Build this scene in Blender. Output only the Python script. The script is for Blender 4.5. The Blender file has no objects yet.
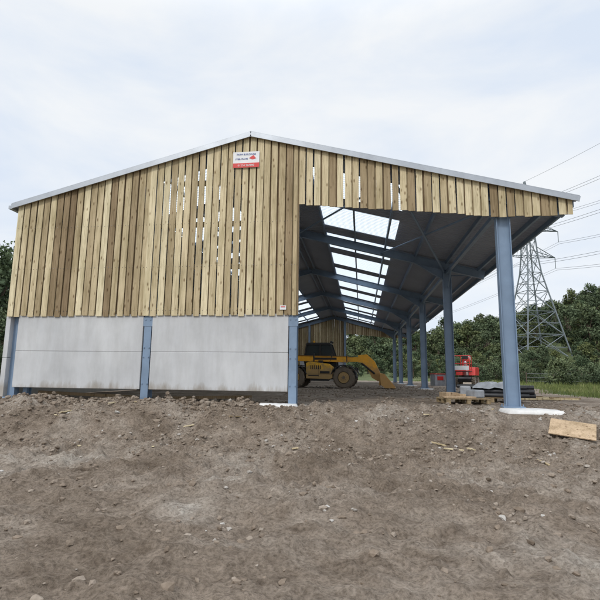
import bpy, math, random
import numpy as np
from mathutils import Vector, Matrix, noise
random.seed(7); np.random.seed(7)
scene=bpy.context.scene
scene.view_settings.view_transform='Standard'
scene.view_settings.look='None'
scene.view_settings.exposure=0

# ---------------------------------------------------------------- helpers
def smooth(a,b,x):
    t=max(0.0,min(1.0,(x-a)/(b-a))); return t*t*(3-2*t)
def lerp(a,b,t): return a+(b-a)*t

class MB:
    def __init__(s): s.v=[];s.f=[];s.m=[];s.t=[]
    def add(s,vs,fs,mat=0,tint=.5):
        o=len(s.v); s.v+= [tuple(p) for p in vs]; s.t+=[tint]*len(vs)
        for f in fs: s.f.append([i+o for i in f]); s.m.append(mat)
    def obox(s,p0,p1,u,hu,v,hv,mat=0,tint=.5):
        p0=Vector(p0);p1=Vector(p1);u=Vector(u).normalized()*hu;v=Vector(v).normalized()*hv
        vs=[p+a*u+b*v for p in (p0,p1) for a,b in ((-1,-1),(1,-1),(1,1),(-1,1))]
        s.add(vs,[(3,2,1,0),(4,5,6,7),(0,1,5,4),(1,2,6,5),(2,3,7,6),(3,0,4,7)],mat,tint)
    def box(s,c,sz,mat=0,tint=.5,rz=0,rx=0,ry=0):
        M=Matrix.Rotation(rz,3,'Z')@Matrix.Rotation(ry,3,'Y')@Matrix.Rotation(rx,3,'X')
        c=Vector(c);h=M@Vector((sz[0]/2,0,0))
        s.obox(c-h,c+h,M@Vector((0,1,0)),sz[1]/2,M@Vector((0,0,1)),sz[2]/2,mat,tint)
    def prism(s,poly,y0,y1,mat=0,tint=.5,inset=0.0):
        n=len(poly)
        vs=[(p[0],y0,p[1]) for p in poly]+[(p[0],y1,p[1]) for p in poly]
        fs=[list(range(n)),list(range(2*n-1,n-1,-1))]
        for i in range(n): fs.append((i,i+n,(i+1)%n+n,(i+1)%n))
        s.add(vs,fs,mat,tint)
    def cyl(s,p0,p1,r0,r1=None,n=10,mat=0,tint=.5,caps=True):
        if r1 is None:r1=r0
        p0=Vector(p0);p1=Vector(p1);d=(p1-p0).normalized()
        a=d.cross(Vector((0,0,1)))
        if a.length<1e-3:a=Vector((1,0,0))
        a.normalize();b=d.cross(a)
        vs=[]
        for p,r in((p0,r0),(p1,r1)):
            for i in range(n):
                t=2*math.pi*i/n; vs.append(p+a*(math.cos(t)*r)+b*(math.sin(t)*r))
        fs=[(i,(i+1)%n,(i+1)%n+n,i+n) for i in range(n)]
        if caps: fs+= [list(range(n-1,-1,-1)),list(range(n,2*n))]
        s.add(vs,fs,mat,tint)
    def ibeam(s,p0,p1,u,v,d,w,tf=.02,tw=.014,mat=0):
        u=Vector(u).normalized();p0=Vector(p0);p1=Vector(p1)
        o=u*(d/2-tf/2)
        s.obox(p0+o,p1+o,u,tf/2,v,w/2,mat); s.obox(p0-o,p1-o,u,tf/2,v,w/2,mat)
        s.obox(p0,p1,u,d/2-tf,v,tw/2,mat)
    def build(s,name,mats,parent=None,smoothf=False,bevel=0,loc=None,rz=0):
        me=bpy.data.meshes.new(name); me.from_pydata(s.v,[],s.f); me.update()
        for m in mats: me.materials.append(m)
        me.polygons.foreach_set('material_index',s.m)
        at=me.attributes.new('tint','FLOAT','POINT'); at.data.foreach_set('value',s.t)
        if smoothf: me.polygons.foreach_set('use_smooth',[True]*len(me.polygons))
        ob=bpy.data.objects.new(name,me); scene.collection.objects.link(ob)
        if parent: ob.parent=parent
        if loc: ob.location=loc
        ob.rotation_euler[2]=rz
        if bevel:
            b=ob.modifiers.new('bev','BEVEL'); b.width=bevel;b.segments=2;b.limit_method='ANGLE';b.angle_limit=.6
        return ob
def empty(name,loc=(0,0,0),rz=0):
    e=bpy.data.objects.new(name,None); scene.collection.objects.link(e); e.location=loc; e.rotation_euler[2]=rz; return e

# ---------------------------------------------------------------- materials
def mat_new(name):
    m=bpy.data.materials.new(name); m.use_nodes=True; nt=m.node_tree
    return m,nt,nt.nodes,nt.links,nt.nodes['Principled BSDF']
def coords(nt,scale=(1,1,1)):
    tc=nt.nodes.new('ShaderNodeTexCoord'); mp=nt.nodes.new('ShaderNodeMapping')
    mp.inputs['Scale'].default_value=scale
    nt.links.new(tc.outputs['Object'],mp.inputs['Vector']); return mp.outputs['Vector']
def noise_n(nt,vec,scale,detail=5,rough=.6,dist=0):
    n=nt.nodes.new('ShaderNodeTexNoise'); n.inputs['Scale'].default_value=scale
    n.inputs['Detail'].default_value=detail;n.inputs['Roughness'].default_value=rough
    n.inputs['Distortion'].default_value=dist
    nt.links.new(vec,n.inputs['Vector']); return n.outputs['Fac']
def ramp(nt,fac,stops):
    r=nt.nodes.new('ShaderNodeValToRGB'); e=r.color_ramp.elements
    while len(e)<len(stops): e.new(.5)
    for i,(p,c) in enumerate(stops): e[i].position=p; e[i].color=(*c,1)
    nt.links.new(fac,r.inputs['Fac']); return r.outputs['Color']
def mix(nt,fac,a,b,mode='MIX'):
    m=nt.nodes.new('ShaderNodeMix'); m.data_type='RGBA'; m.blend_type=mode
    for sock,val in ((m.inputs[0],fac),(m.inputs[6],a),(m.inputs[7],b)):
        if isinstance(val,(int,float)): sock.default_value=val
        elif isinstance(val,tuple): sock.default_value=(*val,1)
        else: nt.links.new(val,sock)
    return m.outputs[2]
def bump(nt,h,strength=.3,dist=.02):
    b=nt.nodes.new('ShaderNodeBump'); b.inputs['Strength'].default_value=strength;b.inputs['Distance'].default_value=dist
    nt.links.new(h,b.inputs['Height']); return b.outputs['Normal']
def attr(nt,name='tint'):
    a=nt.nodes.new('ShaderNodeAttribute'); a.attribute_name=name; return a.outputs['Fac']

def simple(name,col,rough=.5,metal=0,var=.25,scale=3,bmp=0,spec=.5,dirt=0):
    m,nt,N,L,P=mat_new(name)
    v=coords(nt); n=noise_n(nt,v,scale,4,.65)
    lo=tuple(c*(1-var) for c in col); hi=tuple(min(1,c*(1+var)) for c in col)
    c=ramp(nt,n,[(.3,lo),(.7,hi)])
    if dirt:
        tc=nt.nodes.new('ShaderNodeTexCoord'); sp=nt.nodes.new('ShaderNodeSeparateXYZ'); L.new(tc.outputs['Object'],sp.inputs[0])
        ms=nt.nodes.new('ShaderNodeMath'); ms.operation='MULTIPLY_ADD'; ms.inputs[1].default_value=-2.0
        L.new(noise_n(nt,v,3.5,5,.7),ms.inputs[0]); L.new(sp.outputs[2],ms.inputs[2])
        f=ramp(nt,ms.outputs[0],[(0,(dirt,)*3),(.55,(dirt*.15,)*3)])
        c=mix(nt,f,c,(.24,.19,.14))
    L.new(c,P.inputs['Base Color'])
    P.inputs['Roughness'].default_value=rough;P.inputs['Metallic'].default_value=metal
    P.inputs['Specular IOR Level'].default_value=spec
    if bmp: L.new(bump(nt,noise_n(nt,v,scale*8),bmp,.01),P.inputs['Normal'])
    return m

def wood(name,stops):
    m,nt,N,L,P=mat_new(name)
    t=attr(nt)
    base=ramp(nt,t,stops)
    tc=nt.nodes.new('ShaderNodeTexCoord')
    cmb=nt.nodes.new('ShaderNodeCombineXYZ'); mul=nt.nodes.new('ShaderNodeMath'); mul.operation='MULTIPLY'; mul.inputs[1].default_value=37
    L.new(t,mul.inputs[0]); L.new(mul.outputs[0],cmb.inputs[2])
    ad=nt.nodes.new('ShaderNodeVectorMath'); ad.operation='ADD'; L.new(tc.outputs['Object'],ad.inputs[0]); L.new(cmb.outputs[0],ad.inputs[1])
    mp=nt.nodes.new('ShaderNodeMapping'); mp.inputs['Scale'].default_value=(26,26,1.2); L.new(ad.outputs[0],mp.inputs['Vector'])
    g=noise_n(nt,mp.outputs[0],1.5,5,.6,.6)
    gc=ramp(nt,g,[(.3,(.58,.55,.50)),(.55,(1,1,1)),(.8,(1.0,.98,.93))])
    c=mix(nt,.85,base,gc,'MULTIPLY')
    mp2=nt.nodes.new('ShaderNodeMapping'); mp2.inputs['Scale'].default_value=(8,8,3.2); L.new(ad.outputs[0],mp2.inputs['Vector'])
    vo=nt.nodes.new('ShaderNodeTexVoronoi'); vo.inputs['Scale'].default_value=1; L.new(mp2.outputs[0],vo.inputs['Vector'])
    k=ramp(nt,vo.outputs['Distance'],[(.08,(.28,.20,.13)),(.22,(1,1,1))])
    c=mix(nt,.8,c,k,'MULTIPLY')
    b=noise_n(nt,tc.outputs['Object'],.9,5,.6)
    bc=ramp(nt,b,[(.35,(.74,.74,.70)),(.6,(1,1,1))])
    c=mix(nt,.7,c,bc,'MULTIPLY')
    mp3=nt.nodes.new('ShaderNodeMapping'); mp3.inputs['Scale'].default_value=(5,5,.7); L.new(ad.outputs[0],mp3.inputs['Vector'])
    b2=noise_n(nt,mp3.outputs[0],1.3,4,.6)
    c=mix(nt,.7,c,ramp(nt,b2,[(.32,(.62,.60,.52)),(.55,(1,1,1))]),'MULTIPLY')
    L.new(c,P.inputs['Base Color']); P.inputs['Roughness'].default_value=.8; P.inputs['Specular IOR Level'].default_value=.25
    L.new(bump(nt,g,.4,.006),P.inputs['Normal'])
    return m
M_board=wood('pine_boards',[(0,(.20,.135,.080)),(.25,(.34,.255,.155)),(.5,(.55,.45,.285)),(.8,(.74,.63,.42)),(1,(.82,.73,.51))])
M_ply=wood('plywood',[(0,(.50,.37,.25)),(1,(.60,.45,.3))])

m,nt,N,L,P=mat_new('precast_concrete'); M_conc=m
v=coords(nt)
n1=noise_n(nt,v,.8,6,.65); n2=noise_n(nt,coords(nt,(1.2,1.2,.25)),2.5,6,.7)
c=ramp(nt,n1,[(.3,(.49,.50,.515)),(.7,(.61,.62,.63))])
c=mix(nt,.6,c,ramp(nt,n2,[(.3,(.74,.73,.71)),(.6,(1,1,1))]),'MULTIPLY')
tc=nt.nodes.new('ShaderNodeTexCoord'); sp=nt.nodes.new('ShaderNodeSeparateXYZ'); L.new(tc.outputs['Object'],sp.inputs[0])
ms=nt.nodes.new('ShaderNodeMath'); ms.operation='MULTIPLY_ADD'; ms.inputs[1].default_value=.9; L.new(n2,ms.inputs[0]); L.new(sp.outputs[2],ms.inputs[2])
c=mix(nt,1.0,c,ramp(nt,ms.outputs[0],[(.80,(.70,.64,.57)),(1.0,(1,1,1))]),'MULTIPLY')
L.new(c,P.inputs['Base Color']);P.inputs['Roughness'].default_value=.85
L.new(bump(nt,noise_n(nt,v,40),.15,.004),P.inputs['Normal'])
M_found=simple('foundation_concrete',(.66,.65,.63),.9,0,.14,4,.6)
M_steel=simple('blue_grey_steel',(.19,.265,.37),.45,.0,.14,1.5)
M_galv=simple('galvanised_flashing',(.42,.45,.49),.4,.4,.12,2)
M_pylon=simple('pylon_steel',(.20,.23,.25),.6,.3,.1,.2)
M_wire=simple('conductor_wire',(.10,.11,.12),.6,.3,.05,.2)
M_yellow=simple('yellow_paint',(.88,.48,.015),.4,0,.12,4,dirt=.75)
M_orange=simple('orange_yellow_boom',(.90,.42,.012),.45,0,.12,4,dirt=.6)
M_black=simple('black_plastic',(.018,.018,.02),.5,0,.3,5)
M_tyre=simple('tyre_rubber',(.04,.036,.032),.9,0,.4,8,.3,dirt=.6)
M_red=simple('red_paint',(.60,.03,.025),.4,0,.15,4)
M_white=simple('white_paint',(.75,.76,.77),.5,0,.06,4)
M_blue=simple('blue_ink',(.03,.07,.30),.5,0,.05,4)
M_metal=simple('bare_steel',(.25,.25,.26),.5,.6,.3,6)
M_bark=simple('bark',(.10,.075,.055),.9,0,.3,4,.0)
M_pvc=simple('black_pipe',(.035,.037,.042),.45,0,.3,5)
M_wrap=simple('grey_wrap',(.30,.32,.35),.35,0,.3,4,.4)
m,nt,N,L,P=mat_new('cab_glass'); M_glass=m
P.inputs['Base Color'].default_value=(.03,.04,.045,1);P.inputs['Roughness'].default_value=.08
m,nt,N,L,P=mat_new('fibre_cement_roof'); M_roof=m
v=coords(nt); n1=noise_n(nt,v,.5,4,.6)
L.new(ramp(nt,n1,[(.3,(.29,.325,.40)),(.7,(.36,.40,.48))]),P.inputs['Base Color']); P.inputs['Roughness'].default_value=.7
m=bpy.data.materials.new('translucent_rooflight'); m.use_nodes=True; M_sky=m; nt=m.node_tree
nt.nodes.clear(); o=nt.nodes.new('ShaderNodeOutputMaterial'); tr=nt.nodes.new('ShaderNodeBsdfTranslucent')
tr.inputs[0].default_value=(.88,.93,.96,1)
nt.links.new(tr.outputs[0],o.inputs[0])
def foliage(name,a,b,c):
    m,nt,N,L,P=mat_new(name)
    oi=nt.nodes.new('ShaderNodeObjectInfo')
    t=attr(nt)
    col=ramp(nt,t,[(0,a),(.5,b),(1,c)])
    rc=ramp(nt,oi.outputs['Random'],[(0,(.72,.80,.75)),(.5,(1,1,1)),(1,(1.25,1.1,.8))])
    col=mix(nt,1.0,col,rc,'MULTIPLY')
    P.inputs['Roughness'].default_value=.8;P.inputs['Specular IOR Level'].default_value=.1
    L.new(col,P.inputs['Base Color'])
    return m
M_leaf=foliage('leaves',(.045,.065,.038),(.10,.13,.075),(.17,.21,.115))
M_grass=foliage('grass_blades',(.09,.12,.045),(.15,.19,.07),(.28,.28,.15))
m,nt,N,L,P=mat_new('stones'); M_stone=m
t=attr(nt); c=ramp(nt,t,[(0,(.13,.10,.075)),(.45,(.25,.20,.155)),(.75,(.34,.29,.24)),(.92,(.42,.39,.355)),(1,(.52,.50,.47))])
v=coords(nt);c=mix(nt,.6,c,ramp(nt,noise_n(nt,v,25,4),[(.3,(.6,.58,.55)),(.65,(1,1,1))]),'MULTIPLY')
L.new(c,P.inputs['Base Color']);P.inputs['Roughness'].default_value=.95;P.inputs['Specular IOR Level'].default_value=.2
L.new(bump(nt,noise_n(nt,v,60,3),.6,.01),P.inputs['Normal'])
# ground
m,nt,N,L,P=mat_new('earth_and_grass'); M_ground=m
v=coords(nt)
big=noise_n(nt,v,.55,6,.6,.5); med=noise_n(nt,v,3.5,7,.7,.3); fine=noise_n(nt,v,28,5,.7)
c=ramp(nt,big,[(.3,(.21,.165,.125)),(.48,(.30,.245,.195)),(.62,(.40,.345,.29)),(.72,(.48,.44,.39))])
c=mix(nt,.85,c,ramp(nt,med,[(.3,(.48,.44,.40)),(.52,(.95,.94,.92)),(.72,(1.3,1.3,1.3))]),'MULTIPLY')
c=mix(nt,.85,c,ramp(nt,fine,[(.33,(.42,.40,.38)),(.55,(1,1,1)),(.75,(1.3,1.3,1.33))]),'MULTIPLY')
g=attr(nt,'grass')
gc=ramp(nt,noise_n(nt,v,.25,6,.7),[(.3,(.055,.075,.032)),(.5,(.095,.12,.05)),(.7,(.17,.175,.09))])
ga=nt.nodes.new('ShaderNodeMath'); ga.operation='ADD'; L.new(g,ga.inputs[0])
gm=nt.nodes.new('ShaderNodeMath'); gm.operation='MULTIPLY_ADD'; L.new(med,gm.inputs[0]); gm.inputs[1].default_value=.9; gm.inputs[2].default_value=-.45
L.new(gm.outputs[0],ga.inputs[1])
gf=ramp(nt,ga.outputs[0],[(.42,(0,0,0)),(.58,(1,1,1))])
c=mix(nt,gf,c,gc)
L.new(c,P.inputs['Base Color']);P.inputs['Roughness'].default_value=.95;P.inputs['Specular IOR Level'].default_value=.2
hh=nt.nodes.new('ShaderNodeMath');hh.operation='ADD';L.new(med,hh.inputs[0]);L.new(fine,hh.inputs[1])
L.new(bump(nt,hh.outputs[0],1.0,.05),P.inputs['Normal'])

# ---------------------------------------------------------------- terrain
def grass_amt(x,y):
    g=smooth(7.0,9.5,x-.12*max(y,0)-1.6*noise.noise((x*.15,y*.15,3)))*smooth(3,8,y)
    g=max(g,smooth(14,22,x)*smooth(-20,-8,y)*.9)
    g=max(g,smooth(-13,-20,x)); g=max(g,smooth(46,60,y))
    return g
FOOT=((3.85,-.30,1.35,1.15),(-2.1,-.18,1.1,.85),(-9.8,.0,.8,.7))
def H(x,y):
    n0=noise.noise((x*.35,y*.2,1.3)); yb=-.70+.4*n0
    t=smooth(yb-2.2,yb,y)
    z=lerp(-.60,.07,t)
    inside=smooth(-.2,1.2,y)
    far=1-smooth(50,90,math.hypot(x,y))
    a=far*(.12*noise.noise((x*.9,y*.9,5))+.09*noise.noise((x*2.3,y*2.3,9)))*lerp(1,.22,inside)*lerp(1,.6,smooth(-5,-9,y))
    z-=far*.05*math.exp(-((y+5.2+.3*math.sin(x*.3))/.28)**2)+far*.05*math.exp(-((y+7.1+.3*math.sin(x*.3))/.28)**2)
    if -13<x<13 and -10.5<y<4:
        f=noise.fractal((x*4,y*4,2),.7,2.1,4)
        rd=noise.noise((x*5.2,y*5.2,7)); rd2=noise.noise((x*9.5,y*9.5,17))
        k=lerp(1,.25,inside)*lerp(1,.65,smooth(-4.5,-7,y))
        a+=(.05*f+.18*max(0,rd-.12)+.11*max(0,rd2-.15))*k
        m=0
        for fx_,fy_,sx,sy in FOOT:
            d=max(abs(x-fx_)/(sx*.5),abs(y-fy_)/(sy*.5)); m=max(m,1-smooth(.95,1.5,d))
        if m>0:
            z+=a*(1-m); z=min(z,lerp(z,.03,m)); a=0
    z+=a
    r=math.hypot(x,y+12); az=x/max(1,abs(y+12)) if y>-12 else 0
    z+=smooth(95,270,r)*lerp(8,34,smooth(.0,.6,az))*(1 if y>0 else smooth(-60,0,y))
    z+=smooth(70,130,r)*1.0*noise.noise((x*.02,y*.02,0))
    return z
def axis(lo,hi,step,far_lo,far_hi):
    a=list(np.arange(lo,hi,step)); s=step
    x=hi
    while x<far_hi: a.append(x); s*=1.16; x+=s
    a.append(far_hi); x=lo;s=step;b=[]
    while x>far_lo:
        s*=1.16; x-=s; b.append(x)
    return sorted(b)+a
xs=axis(-11.5,7.5,.042,-900,900); ys=axis(-9.5,1.5,.042,-400,1200)
nx,ny=len(xs),len(ys)
gv=[];gg=[]
for y in ys:
    for x in xs:
        gv.append((x,y,H(x,y))); gg.append(grass_amt(x,y))
idx=np.arange(nx*ny).reshape(ny,nx)
gf_=np.stack([idx[:-1,:-1],idx[:-1,1:],idx[1:,1:],idx[1:,:-1]],-1).reshape(-1,4).tolist()
me=bpy.data.meshes.new('ground'); me.from_pydata(gv,[],gf_); me.update(); me.materials.append(M_ground)
me.attributes.new('grass','FLOAT','POINT').data.foreach_set('value',gg)
me.polygons.foreach_set('use_smooth',[True]*len(me.polygons))
ground=bpy.data.objects.new('ground',me); scene.collection.objects.link(ground)

def in_foot(x,y):
    return any(abs(x-a)<c*.5 and abs(y-b_)<d*.5 for a,b_,c,d in FOOT[:2])
def icos():
    import bmesh
    bm=bmesh.new(); bmesh.ops.create_icosphere(bm,subdivisions=1,radius=1)
    v=np.array([p.co[:] for p in bm.verts]); f=[[q.index for q in p.verts] for p in bm.faces]; bm.free(); return v,f
iv,iF=icos()
rb=MB()
def stone(x,y,r,t,zoff=.25,flat=.7):
    if in_foot(x,y) and random.random()<.93: return
    s=np.array([1,random.uniform(.55,1),random.uniform(.4,flat)])*r
    v=iv*(1+np.random.uniform(-.28,.28,(len(iv),1)))*s
    M=np.array((Matrix.Rotation(random.uniform(0,6.28),3,'Z')@Matrix.Rotation(random.uniform(-.5,.5),3,'X')))
    v=v@M.T+np.array([x,y,H(x,y)+r*zoff])
    rb.add(v.tolist(),iF,0,t)
n=0
while n<15000:
    x=random.uniform(-12.5,9.5)
    y=random.choice([random.uniform(-9.8,.6),random.uniform(-4,.8),random.uniform(-3.4,.4)])
    if noise.noise((x*1.1,y*1.1,30))<random.uniform(-.5,.35): continue
    n+=1
    r=.008+.05*random.random()**3.4
    if random.random()<.02 and y>-5: r+=.06*random.random()
    t=random.gauss(.45,.18) if random.random()<.94 else random.uniform(.8,1)
    stone(x,y,r,min(1,max(0,t)),.1)
for i in range(1800):
    x=random.uniform(-10.5,-1.5); y=random.gauss(-.15,.45)
    stone(x,y,random.uniform(.02,.08),random.uniform(.1,.7),.3,.9)
for i in range(1500):
    stone(random.uniform(-3,6),random.uniform(1,22),random.uniform(.015,.06),random.uniform(.2,.8))
rb.build('rubble_stones',[M_stone])

# ---------------------------------------------------------------- barn
barn=empty('open_sided_barn')
RX=-2.98; PIT=.262; L_END=-10.02; R_END=5.40; LEN=40.5
def zr(x): return 7.42-PIT*abs(x-RX)
COLX_R=3.62; COLX_L=-9.66
def boards(mb,x0,x1,y,bot,top,pitch=.205,w=.168,back=True,sgn=1,openp=0.0,style=None):
    x=x0
    while x+w*.5<x1:
        ww=w*random.uniform(.93,1.05)
        u=random.random()
        if style: t=style(x,u)
        else: t=.35+.6*u if random.random()<.75 else .1+.3*u
        xe=min(x+ww,x1)
        lean=random.uniform(-.007,.007)
        zb=bot((x+xe)/2)+random.uniform(-.02,.02)
        yy=y+random.uniform(-.004,.004)
        vs=[]
        for yo in (-.011,.011):
            vs+=[(x,yy+yo,zb),(xe,yy+yo,zb),(xe+lean,yy+yo,top(xe)),(x+lean,yy+yo,top(x))]
        mb.add(vs,[(0,1,2,3),(7,6,5,4),(1,0,4,5),(2,1,5,6),(3,2,6,7),(0,3,7,4)],0,min(1,max(0,t)))
        if back and random.random()>openp and x+pitch<x1:
            bx0=x+ww-.014+random.uniform(-.02,.008); bx1=x+pitch+.006+random.uniform(-.008,.012)
            yb=y+sgn*.045
            vs=[]
            for yo in (-.011,.011):
                vs+=[(bx0,yb+yo,zb+.01),(bx1,yb+yo,zb+.01),(bx1,yb+yo,top(bx1)),(bx0,yb+yo,top(bx0))]
            mb.add(vs,[(0,1,2,3),(7,6,5,4),(1,0,4,5),(2,1,5,6),(3,2,6,7),(0,3,7,4)],0,random.uniform(0,.5))
        x+=pitch+random.uniform(-.006,.006)
topf=lambda x: zr(x)-.015
def sty(x,u):
    dark=.36 if x<-6.2 else (.25 if x<-4.7 else .14)
    if random.random()<dark: return .14+.3*u
    return .42+.55*u
fb=MB()
boards(fb,-9.86,-5.85,-.03,lambda x:2.35,topf,style=sty)
boards(fb,-5.85,-3.2,-.03,lambda x:2.35,topf,style=sty,openp=.75)
boards(fb,-3.2,-1.66,-.03,lambda x:2.35,topf,style=sty,openp=.3)
def cb(x): return 5.35-(x+1.66)*(.51/5.3) if x<3.6 else 4.84
boards(fb,-1.62,5.25,-.03,cb,topf,style=lambda x,u:.55+.4*u if random.random()<.8 else .25+.2*u,openp=.35)
fb.build('front_timber_boarding',[M_board],barn)
nb=MB()
for z in (2.5,3.7,4.9):
    x=-9.8
    while x<-1.7:
        for dx in (0,.09):
            nb.cyl((x+dx,-.04,z+random.uniform(-.02,.02)),(x+dx,-.0475,z),.007,n=5)
        x+=.205
nb.build('nails',[M_metal],barn)
tr=MB()
for z in (2.5,3.7,4.9): tr.obox((-9.7,.07,z),(-1.75,.07,z),(0,1,0),.04,(0,0,1),.07,0,.55)
tr.obox((-4.9,.07,6.1),(-1.75,.07,6.1),(0,1,0),.04,(0,0,1),.07,0,.55)
tr.obox((-1.66,.08,2.37),(-1.66,.08,7.0),(1,0,0),.035,(0,1,0),.09,0,.25)
tr.build('timber_rails',[M_board],barn)
bg=MB()
boards(bg,-9.86,-1.6,LEN+.03,lambda x:2.35,topf,sgn=-1)
boards(bg,-1.6,5.25,LEN+.03,cb,topf,sgn=-1)
bg.build('rear_timber_boarding',[M_board],barn)
ls=MB()
y=.0
while y<LEN:
    ls.box((-9.9,y+.1,(2.35+zr(-9.9))/2),(.022,.155,zr(-9.9)-2.35),0,random.uniform(.2,.9))
    ls.box((-9.86,y+.2,(2.35+zr(-9.9))/2),(.022,.07,zr(-9.9)-2.35),0,random.uniform(0,.3)); y+=.205
ls.build('side_timber_boarding',[M_board],barn)
cp=MB()
for a,b in ((-9.52,-5.83),(-5.57,-1.86)):
    for z0,z1 in ((.40,1.389),(1.393,2.40)):
        cp.box(((a+b)/2,.07,(z0+z1)/2),(b-a+.0,.14,z1-z0))
for z0,z1 in ((.1,1.2),(1.21,2.38)):
    for k in range(5):
        cp.box((-9.84,LEN/5*(k+.5),(z0+z1)/2),(.14,LEN/5-.02,z1-z0))
    cp.box((-5.75,LEN+.07,(z0+z1)/2),(8,.14,z1-z0))
cp.build('concrete_wall_panels',[M_conc],barn,bevel=.010)
st=MB()
NB=5; S=LEN/NB
def rafter(y):
    d=.34; dn=Vector((PIT,0,1)).normalized(); dn2=Vector((-PIT,0,1)).normalized()
    off=.10+d/2
    st.ibeam((RX,y,zr(RX)-off),(R_END-.25,y,zr(R_END-.25)-off+.0),dn,(0,1,0),d,.17)
    st.ibeam((RX,y,zr(RX)-off),(COLX_L,y,zr(COLX_L)-off),dn2,(0,1,0),d,.17)
    for sx,cx in ((-1,COLX_R),(1,COLX_L)):
        zt=zr(cx)-.10-d
        vs=[(cx,zt+.02),(cx+sx*1.3,zt+.02+1.3*PIT),(cx+sx*.17,zt-.38),(cx,zt-.38)]
        st.prism(vs,y-.007,y+.007)
        st.obox((cx+sx*.17,y,zt-.39),(cx+sx*1.3,y,zt+1.3*PIT),(0,1,0),.085,(.4,0,1),.009)
for k in range(NB+1):
    y=k*S+(.17 if k==0 else 0)-(.17 if k==NB else 0)
    rafter(y)
    for cx in (COLX_R,COLX_L):
        zt=zr(cx)-.3
        st.ibeam((cx,y,-.1),(cx,y,zt),(1,0,0),(0,1,0),.34,.19,.02,.013)
        st.box((cx,y,.125),(.5,.34,.03))
        for dx in (-.21,.21):
            for dy in (-.12,.12): st.cyl((cx+dx,y+dy,.14),(cx+dx,y+dy,.19),.015,n=6)
for x in (-5.70,-1.74):
    st.ibeam((x,.16,-.1),(x,.16,zr(x)-.45),(0,1,0),(1,0,0),.28,.20,.018,.012)
    st.box((x,.02,2.2),(.26,.02,.25))
for x in (-5.70,-1.74): st.ibeam((x,LEN-.2,-.1),(x,LEN-.2,zr(x)-.45),(0,1,0),(1,0,0),.28,.20)
st.ibeam((-9.30,.34,-.1),(-9.30,.34,5.2),(0,1,0),(1,0,0),.2,.12)
for x in (-5.70,-1.74):
    for z in (.55,1.25,1.5,2.25):
        for dx in (-.07,.07): st.cyl((x+dx,.02,z),(x+dx,-.01,z),.016,n=6)
for sgn,xe in ((1,R_END),(-1,L_END)):
    n=int((abs(xe-RX))/1.28)
    for i in range(n+1):
        x=RX+sgn*(.18+i*1.28)
        if abs(x-RX)>abs(xe-RX)-.05: continue
        z=zr(x)-.055-.03
        st.obox((x,.02,z),(x,LEN-.02,z),(1,0,0),.008,(0,0,1),.075)
        st.obox((x+.03,.02,z-.075),(x+.03,LEN-.02,z-.075),(1,0,0),.035,(0,0,1),.006)
st.obox((COLX_R,.3,zr(COLX_R)-.55),(COLX_R,LEN-.3,zr(COLX_R)-.55),(1,0,0),.06,(0,0,1),.06)
st.obox((R_END-.12,.02,zr(R_END)-.09),(R_END-.12,LEN,zr(R_END)-.09),(1,0,0),.03,(0,0,1),.08)
def tube(a,b,r=.04): st.cyl(a,b,r,n=8)
tube((.9,.3,zr(.9)-.3),(COLX_R-.1,S,zr(COLX_R)-.5),.045)
tube((COLX_R,.3,zr(COLX_R)-.4),(.9,S,zr(.9)-.35),.035)
tube((.9,.3,zr(.9)-.3),(-2.9,S,zr(-2.9)-.45),.035)
for k in range(NB):
    tube((R_END-.25,k*S+.1,zr(R_END)-.15),(COLX_R+.1,k*S+1.6 if k else 1.8,zr(COLX_R)-.35),.025)
for k in range(1,NB+1):
    tube((COLX_R,k*S-.1,4.5),(COLX_R,k*S-1.1,zr(COLX_R)-.55),.03)
st.build('steel_frame',[M_steel],barn)
rf=MB()
pit=.17; prof=[(0,0),(.06,0),(.085,.035),(.145,.035)]
ysr=[];zo=[]
yk=-.10
while yk<LEN+.12:
    for a,b in prof: ysr.append(yk+a);zo.append(b)
    yk+=pit
def is_sky(y):
    q=(y-1.0)%3.45; return 0<q<2.35 and 1<y<LEN-1
for seg,allow in (((L_END,-7.2),0),((-7.2,-4.5),1),((-4.5,RX),0),((RX,-1.45),0),((-1.45,1.4),1),((1.4,R_END),0)):
    a,b=seg
    vs=[]
    for y_,z_ in zip(ysr,zo): vs+=[(a,y_,zr(a)+z_),(b,y_,zr(b)+z_)]
    o=len(rf.v); rf.v+=vs; rf.t+=[.5]*len(vs)
    for i in range(len(ysr)-1):
        rf.f.append([o+2*i,o+2*i+1,o+2*i+3,o+2*i+2]); rf.m.append(1 if allow and is_sky(ysr[i]) else 0)
rf.build('roof_sheeting',[M_roof,M_sky],barn)
tm=MB()
for xe in (L_END,R_END):
    for yy in (-.13,LEN+.13):
        s=1 if yy<0 else -1
        dn=Vector((PIT*(1 if xe>RX else -1),0,1))
        tm.obox((RX,yy,zr(RX)-.015),(xe,yy,zr(xe)-.015),dn,.068,(0,1,0),.012)
        tm.obox((RX,yy+s*.10,zr(RX)+.066),(xe,yy+s*.10,zr(xe)+.066),dn,.008,(0,1,0),.11)
tm.obox((L_END-.06,-.1,zr(L_END)-.03),(L_END-.06,LEN,zr(L_END)-.03),(1,0,0),.06,(0,0,1),.05)
tm.build('barge_flashing',[M_galv],barn)

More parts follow.
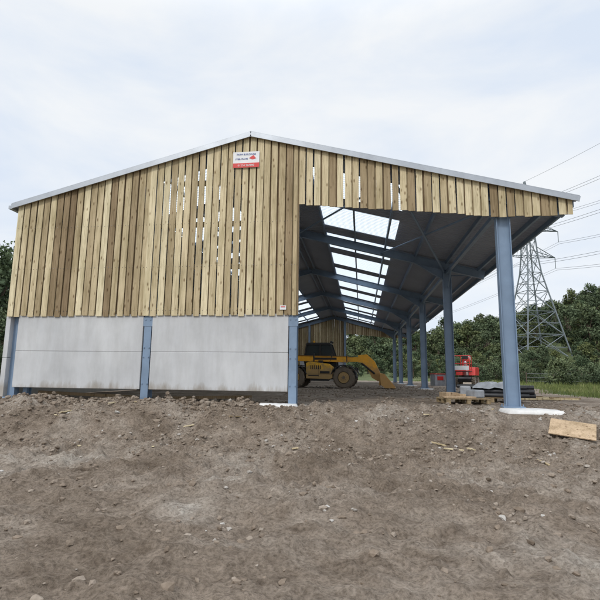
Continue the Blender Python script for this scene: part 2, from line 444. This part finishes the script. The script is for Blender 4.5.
sg=empty('contractor_sign',(-3.1,-.075,6.68))
b=MB(); b.box((0,0,0),(.74,.012,.46)); b.build('sign_board',[M_white],sg)
b=MB(); b.box((0,-.008,-.165),(.74,.006,.13))
b.prism([(.08,.04),(.20,.12),(.28,.03),(.18,.0)],-.012,-.006); b.build('sign_red_panel',[M_red],sg)
def text(s,size,loc,mat,parent,name):
    c=bpy.data.curves.new(name,'FONT'); c.body=s;c.size=size;c.align_x='CENTER';c.extrude=.002
    o=bpy.data.objects.new(name,c); scene.collection.objects.link(o); o.data.materials.append(mat)
    o.rotation_euler=(math.pi/2,0,0); o.location=loc; o.parent=parent
text('FARM BUILDINGS',.07,(0,-.012,.13),M_blue,sg,'sign_heading')
text('STEEL FRAME',.06,(-.13,-.012,0.0),M_blue,sg,'sign_text')
text('01234 567890',.08,(0,-.014,-.195),M_white,sg,'sign_number')
b=MB(); b.box((0,0,0),(.16,.01,.11),0); b.box((0,-.008,.02),(.12,.006,.02),1); b.build('safety_notice',[M_white,M_red],loc=(-2.0,-.06,2.55))

def pad(name,x,y,sx,sy,h,z):
    b=MB(); n=40
    ring=[]
    for i in range(n):
        t=2*math.pi*i/n; r=1/max(abs(math.cos(t)),abs(math.sin(t)))**.75*(1+.13*noise.noise((math.cos(t)*2,math.sin(t)*2,x)))*random.uniform(.97,1.03)
        ring.append((x+sx/2*r*math.cos(t),y+sy/2*r*math.sin(t)))
    S_=lambda p,k:(x+(p[0]-x)*k,y+(p[1]-y)*k)
    vs=[(*S_(p,1.04),z-h) for p in ring]+[(*S_(p,1.0),z-.06+random.uniform(-.02,.01)) for p in ring]+[(*S_(p,.93),z+random.uniform(-.012,.008)) for p in ring]+[(*S_(p,.5),z+random.uniform(-.004,.010)) for p in ring]+[(x,y,z+.005)]
    fs=[]
    for q in range(3): fs+=[(i+q*n,(i+1)%n+q*n,(i+1)%n+(q+1)*n,i+(q+1)*n) for i in range(n)]
    fs+=[(i+3*n,(i+1)%n+3*n,4*n) for i in range(n)]
    b.add(vs,fs); b.build(name,[M_found],smoothf=True)
pad('concrete_footing',3.85,-.30,1.3,1.05,.6,.105)
pad('concrete_footing',-2.1,-.18,1.05,.75,.5,.105)
pad('concrete_footing',-9.8,.0,.8,.7,.4,.105)
for k in range(1,5): pad('concrete_footing',COLX_R+.05,k*S,.9,.8,.3,.11)

b=MB(); b.box((0,0,0),(.80,.62,.018),0,.5); o=b.build('plywood_sheet',[M_ply]); o.location=(4.12,-1.85,H(4.12,-1.85)+.12); o.rotation_euler=(.40,.10,-.42)

def pallet(mb,x,y,z,rz,lx=1.2,ly=1.0):
    R=Matrix.Rotation(rz,3,'Z')
    for i in range(7):
        p=R@Vector((0,-ly/2+.05+i*(ly-.1)/6,.135)); mb.box((x+p.x,y+p.y,z+p.z),(lx,.095,.02),0,random.uniform(.2,.6),rz=rz)
    for dx in (-lx/2+.05,0,lx/2-.05):
        p=R@Vector((dx,0,.115)); mb.box((x+p.x,y+p.y,z+p.z),(.1,ly,.02),0,.3,rz=rz)
        p=R@Vector((dx,0,.011)); mb.box((x+p.x,y+p.y,z+p.z),(.1,ly,.02),0,.3,rz=rz)
        for dy in (-ly/2+.07,0,ly/2-.07):
            p=R@Vector((dx,dy,.063)); mb.box((x+p.x,y+p.y,z+p.z),(.1,.12,.082),0,.3,rz=rz)
pp=empty('pallet_of_fixings',(2.85,2.1,H(2.85,2.1)+.01),.15)
b=MB(); pallet(b,0,0,0,0); b.build('pallet',[M_board],pp)
b=MB(); b.box((-.34,.15,.22),(.36,.5,.14),0,.3,rz=.1); b.box((.02,.22,.20),(.25,.4,.10),0,.7,rz=-.2)
for i in range(5): b.box((-.2+.02*i,-.35+.09*i,.17+.0*i),(.9,.07,.045),0,random.random(),rz=.1*random.uniform(-1,1))
b.build('cartons_and_battens',[M_ply],pp,bevel=.008)
b=MB(); b.box((.38,.1,.26),(.34,.5,.22),rz=.3); b.box((.2,.3,.32),(.3,.25,.3),rz=-.3); b.build('wrapped_pack',[M_wrap],pp,bevel=.04)
pp=empty('pallet_of_pipes',(4.1,3.6,H(4.1,3.6)),-.35)
b=MB(); pallet(b,0,0,0,0,1.4,1.0); b.build('pallet',[M_board],pp)
b=MB()
for r in range(3):
    for i in range(7-r):
        yy=-.42+.07*r+i*.135; e=random.uniform(-.25,.25); b.cyl((-.95+e,yy,.215+r*.12),(.95+e,yy,.215+r*.12),.062,n=14)
b.build('pipes',[M_pvc],pp)
b=MB(); nn=16; vs=[]
for j in range(nn+1):
    for i in range(nn+1):
        u=-.55+1.1*i/nn; w_=-.5+1.0*j/nn
        e=max(abs(u)/.55,abs(w_)/.5)
        z=.58-.16*smooth(.65,1.0,e)+.07*noise.noise((u*4,w_*4,2))+.04*noise.noise((u*10,w_*10,5))
        vs.append((u+.05*noise.noise((u*5,w_*5,9)),w_,z))
b.add(vs,[(j*(nn+1)+i,j*(nn+1)+i+1,(j+1)*(nn+1)+i+1,(j+1)*(nn+1)+i) for j in range(nn) for i in range(nn)])
b.build('tarpaulin',[M_wrap],pp,smoothf=True)
b=MB()
for i in range(9):
    x=random.uniform(5.0,6.6);y=random.uniform(4.2,6.5); a=random.uniform(-.5,.3)
    z=H(x,y)+.05+.03*i*.3
    b.box((x,y,z),(random.uniform(.9,1.8),.1,.05),0,random.random(),rz=a)
b.build('loose_timber',[M_board])
b=MB()
for i in range(16):
    x=random.uniform(-8,4);y=random.uniform(-3.2,-.4); a=random.uniform(0,3)
    b.box((x,y,H(x,y)+.03),(random.uniform(.12,.4),.045,.02),0,random.uniform(.1,.9),rz=a,ry=random.uniform(-.2,.2))
b.build('timber_offcuts',[M_board])
b=MB()
b.box((-7.6,.45,.22),(2.8,.12,.08),0,.15,ry=.03); b.box((-4.0,.5,.2),(2.2,.12,.08),0,.15,ry=-.03)
b.build('timber_bearer',[M_board])

# ---------------------------------------------------------------- telehandler
def wheel(mb,x,y,r,w,sgn,hub=1):
    n=28
    prof=[(-w/2,r*.55),(-w/2,r*.86),(-w*.38,r*.97),(w*.38,r*.97),(w/2,r*.86),(w/2,r*.55)]
    vs=[];fs=[]
    for i in range(n):
        t=2*math.pi*i/n
        for (yy,rr) in prof: vs.append((x+rr*math.cos(t),y+yy,r+rr*math.sin(t)))
    k=len(prof)
    for i in range(n):
        for j in range(k-1): fs.append((i*k+j,i*k+j+1,((i+1)%n)*k+j+1,((i+1)%n)*k+j))
    mb.add(vs,fs,0)
    for i in range(16):
        t=2*math.pi*i/16
        for s2,o in ((-1,0),(1,.2)):
            c=Vector((x+r*.965*math.cos(t+o),y+s2*w*.24,r+r*.965*math.sin(t+o)))
            mb.box(c,(.06,w*.46,.09),0,ry=-(t+o),rz=0)
    mb.cyl((x,y-w*.40,r),(x,y+w*.40,r),r*.50,n=20,mat=hub)
    mb.cyl((x,y+sgn*w*.36,r),(x,y+sgn*w*.47,r),r*.3,n=16,mat=hub)
    mb.cyl((x,y+sgn*w*.45,r),(x,y+sgn*w*.55,r),r*.14,n=12,mat=0)
    for i in range(8):
        t=2*math.pi*i/8; mb.cyl((x+r*.22*math.cos(t),y+sgn*w*.46,r+r*.22*math.sin(t)),(x+r*.22*math.cos(t),y+sgn*w*.5,r+r*.22*math.sin(t)),.02,n=5,mat=0)
th=empty('telehandler',(-2.3,16.0,H(-2.3,16)),-.08)
b=MB()
for wx in (-1.42,1.42):
    for wy,s in ((-.92,-1),(.92,1)): wheel(b,wx,wy,.62,.42,s)
b.build('wheels',[M_tyre,M_yellow],th,smoothf=False)
b=MB()
b.prism([(-2.3,.62),(-2.35,1.0),(2.0,.98),(2.1,.62),(1.9,.5),(-2.1,.5)],-.42,.42,1)
b.prism([(-2.55,.7),(-2.6,1.35),(-2.3,1.60),(-1.55,1.62),(-1.5,1.30),(-2.05,1.28),(-2.2,.7)],-.95,.95,0)
for wy in (-.92,.92):
    for wx in (-1.42,1.42):
        pts=[]
        for i in range(9):
            t=math.radians(15+150*i/8); pts.append((wx+.76*math.cos(t),.62+.72*math.sin(t)))
        for i in range(8,-1,-1):
            t=math.radians(15+150*i/8); pts.append((wx+.71*math.cos(t),.62+.67*math.sin(t)))
        b.prism(pts,wy-.24,wy+.24,1)
b.prism([(-.72,.55),(-.74,1.42),(-.5,1.5),(.55,1.38),(.78,1.2),(.78,.6),(.6,.52)],-1.12,-.42,0)
b.prism([(-.45,.42),(-.5,.56),(.6,.56),(.5,.42)],-1.08,-.45,1)
for i in range(6): b.box((-.45+i*.11,-1.125,1.18),(.05,.02,.22),1)
b.box((.35,-1.124,.9),(.55,.012,.14),1); b.box((-.3,-1.124,.72),(.6,.012,.06),1)
b.box((.0,-1.124,1.02),(.012,.012,.8),1); b.box((0,-1.122,.80),(1.45,.01,.012),1)
b.box((.05,-.7,1.5),(.25,.25,.16),1); b.cyl((-.35,-.75,1.4),(-.35,-.75,2.0),.045,n=10,mat=1)
b.box((1.42,0,.62),(.3,1.5,.22),1); b.box((-1.42,0,.62),(.3,1.5,.22),1)
b.box((2.05,-.5,1.12),(.1,.22,.14),1); b.box((2.05,.5,1.12),(.1,.22,.14),1)
b.build('chassis_and_engine_cover',[M_yellow,M_black],th,bevel=.015)
b=MB()
b.prism([(-.95,.9),(-1.1,1.7),(-.95,2.56),(.45,2.56),(.78,1.6),(.82,.9)],.28,1.02,0)
b.build('cab_glazing',[M_glass],th,bevel=.02)
b=MB()
for yy in (.25,1.05):
    for p,q in (((-.97,.9),(-1.13,1.7)),((-1.13,1.7),(-.97,2.58)),((-.97,2.58),(.47,2.58)),((.47,2.58),(.80,1.6)),((.80,1.6),(.84,.9)),((-.15,.9),(-.15,2.58)),((-1.13,1.7),(.8,1.55))):
        b.obox((p[0],yy,p[1]),(q[0],yy,q[1]),(0,1,0),.035,(q[1]-p[1],0,-(q[0]-p[0])),.035)
b.prism([(-1.02,2.58),(-.95,2.67),(.42,2.67),(.5,2.58)],.22,1.08)
for yy in (.35,.95): b.cyl((.45,yy,2.71),(.55,yy,2.71),.06,n=8)
b.cyl((-.6,.7,2.67),(-.6,.7,2.81),.06,n=10,mat=1)
b.obox((.75,-1.15,1.75),(.75,-1.15,1.95),(1,0,0),.02,(0,1,0),.09)
b.obox((.6,-1.1,1.4),(.75,-1.15,1.8),(1,0,0),.012,(0,1,0),.012)
b.build('cab_frame',[M_black,M_orange],th)
b=MB()
P0=Vector((-2.15,0,1.74));P1=Vector((1.55,-.0,1.66));P2=Vector((2.55,0,1.66))
b.obox(P0,P1,(0,1,0),.17,(.05,0,1),.17,0)
b.obox(P1-Vector((.3,0,0)),P2,(0,1,0),.13,(.05,0,1),.14,0)
b.prism([(2.15,1.90),(2.65,1.96),(3.1,1.55),(3.53,.62),(3.28,.42),(2.93,.62),(2.62,1.25),(2.4,1.48),(2.15,1.50)],-.15,.15,0)
for y0 in (-.28,.2): b.prism([(-2.4,1.4),(-2.35,1.93),(-1.9,1.98),(-1.75,1.5)],y0,y0+.08,0)
b.cyl((-.6,-.0,1.0),(.6,0,1.55),.07,n=10,mat=1); b.cyl((.5,0,1.5),(.9,0,1.62),.04,n=8,mat=2)
b.cyl((2.35,-.2,1.45),(3.1,-.2,.85),.055,n=8,mat=1)
b.box((.2,-.176,1.70),(1.4,.012,.13),1)
for xx in (-1.9,1.5): b.box((xx,0,1.70),(.06,.36,.36),1)
for a_ in (0,.04): b.cyl((-1.5,-.19,1.86+a_),(1.9,-.16,1.80+a_),.012,n=6,mat=1)
b.build('telescopic_boom',[M_orange,M_black,M_metal],th,bevel=.012)
b=MB()
b.obox((3.38,-.6,.28),(3.38,.6,.28),(1,0,0),.04,(0,0,1),.05); b.obox((3.38,-.6,.82),(3.38,.6,.82),(1,0,0),.04,(0,0,1),.05)
for yy in (-.55,-.2,.2,.55): b.obox((3.38,yy,.2),(3.38,yy,.9),(1,0,0),.03,(0,1,0),.03)
b.prism([(3.42,.85),(3.50,.88),(3.56,.30),(3.75,.13),(4.25,.10),(4.25,.06),(3.7,.07),(3.46,.25)],-.95,.95,0)
for yy in (-.97,.93): b.prism([(3.42,.85),(3.60,.86),(4.25,.08),(3.7,.07),(3.46,.25)],yy,yy+.04,0)
b.build('bucket',[M_orange,M_metal],th)

# ---------------------------------------------------------------- red boom lift (folded)
dp=empty('cherry_picker',(7.75,24.5,H(7.75,24.5)),-1.95)
b=MB()
for wx in (-.7,.7):
    for wy,s in ((-.6,-1),(.6,1)): wheel(b,wx,wy,.34,.26,s)
b.build('wheels',[M_tyre,M_white],dp)
b=MB()
b.prism([(-1.05,.35),(-1.1,.6),(-.9,.72),(.9,.72),(1.1,.6),(1.05,.35)],-.45,.45,1)
b.cyl((0,0,.72),(0,0,.84),.38,n=20,mat=1)
b.prism([(-1.25,.84),(-1.3,1.35),(-1.0,1.45),(.35,1.42),(.5,.84)],-.68,-.22,0)
b.prism([(-1.25,.84),(-1.3,1.35),(-1.0,1.45),(.35,1.42),(.5,.84)],.22,.68,0)
b.box((-1.15,0,1.1),(.25,.9,.5),2)
def arm(p,q,w_,h_,mat=0):
    d=Vector(q)-Vector(p); b.obox(p,q,(0,1,0),w_,(-d.z,0,d.x),h_,mat)
arm((-.9,0,1.35),(.9,0,1.62),.12,.10); arm((.9,0,1.78),(-1.0,0,2.02),.10,.09); arm((-1.0,0,2.15),(1.25,0,2.0),.08,.08)
b.cyl((.9,-.14,1.7),(.9,.14,1.7),.16,n=12,mat=2); b.cyl((-1.0,-.13,2.1),(-1.0,.13,2.1),.15,n=12,mat=2)
arm((1.25,0,2.0),(1.5,0,1.25),.06,.06)
for z in (1.15,1.65,2.2):
    for yy in (-.6,.6): b.cyl((1.5,yy,z),(2.2,yy,z),.025,n=6,mat=0)
    for xx in (1.5,2.2): b.cyl((xx,-.6,z),(xx,.6,z),.025,n=6,mat=0)
for yy in (-.6,0,.6):
    for xx in (1.5,2.2): b.cyl((xx,yy,1.1),(xx,yy,2.2),.025,n=6,mat=0)
b.box((1.85,0,1.1),(.75,1.22,.05),1); b.box((2.23,0,1.35),(.02,1.1,.3),2); b.box((1.6,.2,2.1),(.15,.4,.25),1)
b.build('chassis_arms_and_basket',[M_red,M_black,M_white],dp,bevel=.012)
b=MB()
b.box((0,0,.45),(.9,.8,.9),0); b.box((0,0,.93),(.96,.86,.06),1); b.box((0,-.41,.6),(.5,.02,.3),1)
b.build('site_tool_chest',[M_wrap,M_red],loc=(5.9,26,H(5.9,26)),rz=.3,bevel=.02)

# ---------------------------------------------------------------- pylons
def pylon(loc,rz,Ht=53):
    b=MB()
    lv=[(0,6.6),(7,5.3),(13.5,4.1),(19.5,3.0),(25,2.05),(30,1.6),(35,1.35),(40,1.1),(45,.9),(Ht-4,.6),(Ht,.08)]
    def cy(a,c,r): b.cyl(a,c,r,n=4,caps=False)
    for (z0,w0),(z1,w1) in zip(lv[:-1],lv[1:]):
        c0=[(-w0,-w0,z0),(w0,-w0,z0),(w0,w0,z0),(-w0,w0,z0)];c1=[(-w1,-w1,z1),(w1,-w1,z1),(w1,w1,z1),(-w1,w1,z1)]
        for i in range(4):
            j=(i+1)%4
            cy(c0[i],c1[i],.20); cy(c0[i],c1[j],.10); cy(c0[j],c1[i],.10); cy(c1[i],c1[j],.10)
            if z0<20:
                ma=tuple((Vector(c0[i])+Vector(c1[i]))/2); mb_=tuple((Vector(c0[j])+Vector(c1[j]))/2)
                cy(ma,mb_,.07)
    for z,l in ((30,8.0),(38,9.5),(46,7.0)):
        w=1.5 if z<35 else (1.15 if z<42 else .85)
        for s in (-1,1):
            tip=(s*l,0,z)
            for yy in (-w,w):
                cy((s*w,yy,z),tip,.12); cy((s*w,yy,z+2.6),tip,.12)
                for q in (.3,.6):
                    p=Vector((s*w,yy,z)).lerp(Vector(tip),q);p2=Vector((s*w,yy,z+2.6)).lerp(Vector(tip),q-.15); cy(p,p2,.06)
            for q in (.25,.5,.75):
                a=Vector((s*w,-w,z)).lerp(Vector(tip),q);c=Vector((s*w,w,z)).lerp(Vector(tip),q);cy(a,c,.06)
            cy(tip,(s*l,0,z-3.2),.13)
    return b.build('electricity_pylon',[M_pylon],loc=loc,rz=rz)
PA=(48.8,128.5);PB=(84,-60);PC=(-30,400)
rA=math.atan2(PC[1]-PB[1],PC[0]-PB[0])-math.pi/2
pys=[]
for p in (PA,PB,PC):
    z=H(*p)-.4; pylon((p[0],p[1],z),rA); pys.append(Vector((p[0],p[1],z)))
b=MB(); R=Matrix.Rotation(rA,3,'Z')
def wire(a,c,sag,r=.035):
    pr=None
    for i in range(33):
        t=i/32; p=a.lerp(c,t); p.z-=sag*4*t*(1-t)
        if pr is not None: b.cyl(pr,p,r,n=4,caps=False)
        pr=p
for (A,C) in ((pys[0],pys[1]),(pys[0],pys[2])):
    for z,l in ((30,8),(38,9.5),(46,7)):
        for s in (-1,1):
            for dz in (0,.5):
                o=R@Vector((s*l+dz*.6,0,z-3.2-dz)); wire(A+o,C+o,7)
    wire(A+Vector((0,0,53)),C+Vector((0,0,53)),6)
b.build('power_lines',[M_wire])

# ---------------------------------------------------------------- trees
def tree_mesh(name,h,cr,seed,ncl=60,per=50,leaf=.33):
    rnd=random.Random(seed); b=MB()
    th_=h*.35
    pts=[Vector((0,0,-.5)),Vector((rnd.uniform(-.2,.2),rnd.uniform(-.2,.2),th_*.6)),Vector((rnd.uniform(-.3,.3),rnd.uniform(-.3,.3),th_)),Vector((rnd.uniform(-.5,.5),0,h*.75))]
    rr=[h*.035,h*.027,h*.02,h*.006]
    for i in range(3): b.cyl(pts[i],pts[i+1],rr[i],rr[i+1],n=7,mat=0,caps=False)
    cl=[]
    for i in range(ncl):
        z=rnd.random()**.8
        prof=math.sin(math.pi*min(1,(.12+.88*z)))**.6 if z<.95 else .3
        a=rnd.uniform(0,6.283); q=math.sqrt(rnd.random())
        lump=1+.28*math.sin(3*a+seed)+.15*math.sin(5*a+z*6+seed)
        cl.append(Vector((math.cos(a)*cr*prof*q*lump,math.sin(a)*cr*prof*q*lump,h*(.16+.80*z))))
    for c in cl[:14]:
        b.cyl(pts[2].lerp(pts[3],rnd.random()*.7),c,h*.011,h*.003,n=5,mat=0,caps=False)
    for c in cl:
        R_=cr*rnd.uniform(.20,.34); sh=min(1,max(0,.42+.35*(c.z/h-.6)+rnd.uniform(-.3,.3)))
        for k in range(per):
            d=Vector((rnd.gauss(0,1),rnd.gauss(0,1),rnd.gauss(0,.75))).normalized()*R_*rnd.random()**.45
            p=c+d; s=leaf*rnd.uniform(.5,1.2)
            u=Vector((rnd.gauss(0,1),rnd.gauss(0,1),rnd.gauss(0,1))).normalized(); w=u.orthogonal().normalized()
            w=(Matrix.Rotation(rnd.uniform(0,6.28),3,u)@w)
            v2=u.cross(w)
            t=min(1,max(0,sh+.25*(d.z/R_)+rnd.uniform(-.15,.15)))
            b.add([p-w*s*.5,p+v2*s*.35,p+w*s*.5,p-v2*s*.35],[(0,1,2,3)],1,t)
    ob=b.build(name,[M_bark,M_leaf]); me=ob.data; bpy.data.objects.remove(ob); return me
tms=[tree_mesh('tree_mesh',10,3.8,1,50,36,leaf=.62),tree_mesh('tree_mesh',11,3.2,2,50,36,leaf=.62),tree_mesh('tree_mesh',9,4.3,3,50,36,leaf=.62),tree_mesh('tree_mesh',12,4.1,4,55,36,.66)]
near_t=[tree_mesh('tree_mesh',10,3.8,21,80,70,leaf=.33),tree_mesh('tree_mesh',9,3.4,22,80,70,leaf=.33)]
woods=empty('distant_woodland')
def place(me,x,y,s,parent,name):
    o=bpy.data.objects.new(name,me); scene.collection.objects.link(o); o.parent=parent
    o.location=(x,y,H(x,y)-.3); o.rotation_euler=(0,0,random.uniform(0,6.28)); o.scale=(s*random.uniform(.9,1.15),s*random.uniform(.9,1.15),s*random.uniform(.8,1.15)); return o
cnt=0
while cnt<500:
    az=random.uniform(-.16,.72); r=150+170*random.random()**1.2
    x=r*math.sin(az);y=-12+r*math.cos(az)
    if abs(x-PA[0])<10 and abs(y-PA[1])<14: continue
    place(random.choice(tms),x,y,random.uniform(.7,1.25),woods,'tree'); cnt+=1
for i in range(190):
    az=random.uniform(-.12,.75); r=random.uniform(98,152); x=r*math.sin(az);y=-12+r*math.cos(az)
    if abs(x-PA[0])<7 and abs(y-PA[1])<9: continue
    s=random.uniform(.3,.62)*(1 if az<.42 else .75)
    place(random.choice(tms),x,y,s,woods,'tree')
for i in range(40):
    az=random.uniform(-1.0,-.55); r=random.uniform(60,120); x=r*math.sin(az);y=-12+r*math.cos(az)
    place(random.choice(tms),x,y,random.uniform(.7,1.1),woods,'tree')
shr=tree_mesh('shrub_mesh',2.2,1.6,11,40,60,.17)
hedge=empty('shrubs')
for i in range(230):
    y=random.uniform(32,98); x=12+.16*y+random.uniform(0,60)
    if abs(x-PA[0])<9 and abs(y-PA[1])<9: continue
    place(shr,x,y,random.uniform(.35,1.15),hedge,'shrub')
for i in range(26):
    az=.1+.6*random.random(); r=random.uniform(60,70); place(shr,r*math.sin(az)+4,-12+r*math.cos(az),random.uniform(.8,1.3),hedge,'shrub')
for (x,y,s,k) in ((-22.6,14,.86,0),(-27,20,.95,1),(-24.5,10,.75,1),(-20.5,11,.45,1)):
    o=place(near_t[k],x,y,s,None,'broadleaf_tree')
b=MB()
n=0
while n<42000:
    y=4+56*random.random()**1.4; x=random.uniform(6,16+y*.9)
    g=grass_amt(x,y)
    if random.random()>g: continue
    if noise.noise((x*.35,y*.35,8))<-.12 and random.random()<.8: continue
    z=H(x,y); far=1+y/25
    h=random.uniform(.08,.24)*(1+1.6*max(0,noise.noise((x*.5,y*.5,4))*2)); w=.012*far
    a=random.uniform(0,6.28); dx,dy=math.cos(a)*w,math.sin(a)*w; lx,ly=random.uniform(-.5,.5)*h,random.uniform(-.5,.5)*h
    tt=min(1,max(0,.45+.7*noise.noise((x*.4,y*.4,14))+random.uniform(-.25,.25)))
    b.add([(x-dx,y-dy,z-.02),(x+dx,y+dy,z-.02),(x+lx+dx*.3,y+ly,z+h)],[(0,1,2)],0,tt); n+=1
b.build('grass',[M_grass])
b=MB()
fx=[(17+i*2.6,40-i*.25) for i in range(16)]
for i,(x,y) in enumerate(fx):
    b.cyl((x,y,H(x,y)-.3),(x,y,H(x,y)+1.25),.06,n=7,mat=0)
    if i:
        x0,y0=fx[i-1]
        for dz in (.35,.7,1.1): b.cyl((x0,y0,H(x0,y0)+dz),(x,y,H(x,y)+dz),.012,n=4,mat=1,caps=False)
b.build('post_and_wire_fence',[M_bark,M_metal])

# ---------------------------------------------------------------- light / sky
SE,SA=math.radians(42),math.radians(205)
w=bpy.data.worlds.new('World'); scene.world=w; w.use_nodes=True; nt=w.node_tree; N=nt.nodes;L=nt.links
bgn=N['Background']
sky=N.new('ShaderNodeTexSky'); sky.sky_type='NISHITA'; sky.sun_disc=False; sky.sun_elevation=SE; sky.sun_rotation=SA
tc=N.new('ShaderNodeTexCoord'); sp=N.new('ShaderNodeSeparateXYZ'); L.new(tc.outputs['Generated'],sp.inputs[0])
mp=N.new('ShaderNodeMapping'); mp.inputs['Scale'].default_value=(1,1,2.6); L.new(tc.outputs['Generated'],mp.inputs[0])
cn=noise_n(nt,mp.outputs[0],2.2,6,.55,.3)
cl=ramp(nt,cn,[(.36,(7.7,8.55,9.8)),(.60,(9.6,9.85,10.1))])
mixed=mix(nt,.92,sky.outputs[0],cl)
mr=N.new('ShaderNodeMapRange'); mr.interpolation_type='SMOOTHSTEP'; mr.inputs[1].default_value=.6; mr.inputs[2].default_value=1.0; mr.inputs[3].default_value=1.0; mr.inputs[4].default_value=2.4
L.new(sp.outputs[2],mr.inputs[0])
vm=N.new('ShaderNodeVectorMath'); vm.operation='SCALE'; L.new(mixed,vm.inputs[0]); L.new(mr.outputs[0],vm.inputs['Scale'])
L.new(vm.outputs[0],bgn.inputs[0]); bgn.inputs[1].default_value=.1
sd=bpy.data.lights.new('sun','SUN'); sd.energy=1.5; sd.angle=math.radians(12); sd.color=(1,.96,.9)
so=bpy.data.objects.new('sun',sd); scene.collection.objects.link(so)
dirv=Vector((math.sin(SA)*math.cos(SE),math.cos(SA)*math.cos(SE),math.sin(SE)))
so.rotation_euler=dirv.to_track_quat('Z','Y').to_euler()

# ---------------------------------------------------------------- camera
psi=math.radians(7.43); th0=math.atan(74/470); rho=.012
F=Vector((-math.sin(psi)*math.cos(th0),math.cos(psi)*math.cos(th0),math.sin(th0)))
Rv=Vector((math.cos(psi),math.sin(psi),0)); U=Rv.cross(F)
R2=(Rv+rho*U).normalized(); U2=(U-rho*Rv).normalized()
cd=bpy.data.cameras.new('camera'); cd.sensor_width=36; cd.lens=36*470/600; cd.clip_start=.05; cd.clip_end=5000
co=bpy.data.objects.new('camera',cd); scene.collection.objects.link(co)
co.matrix_world=Matrix(((R2.x,U2.x,-F.x,0),(R2.y,U2.y,-F.y,-12),(R2.z,U2.z,-F.z,.85),(0,0,0,1)))
scene.camera=co
print('OBJS',len(bpy.data.objects))
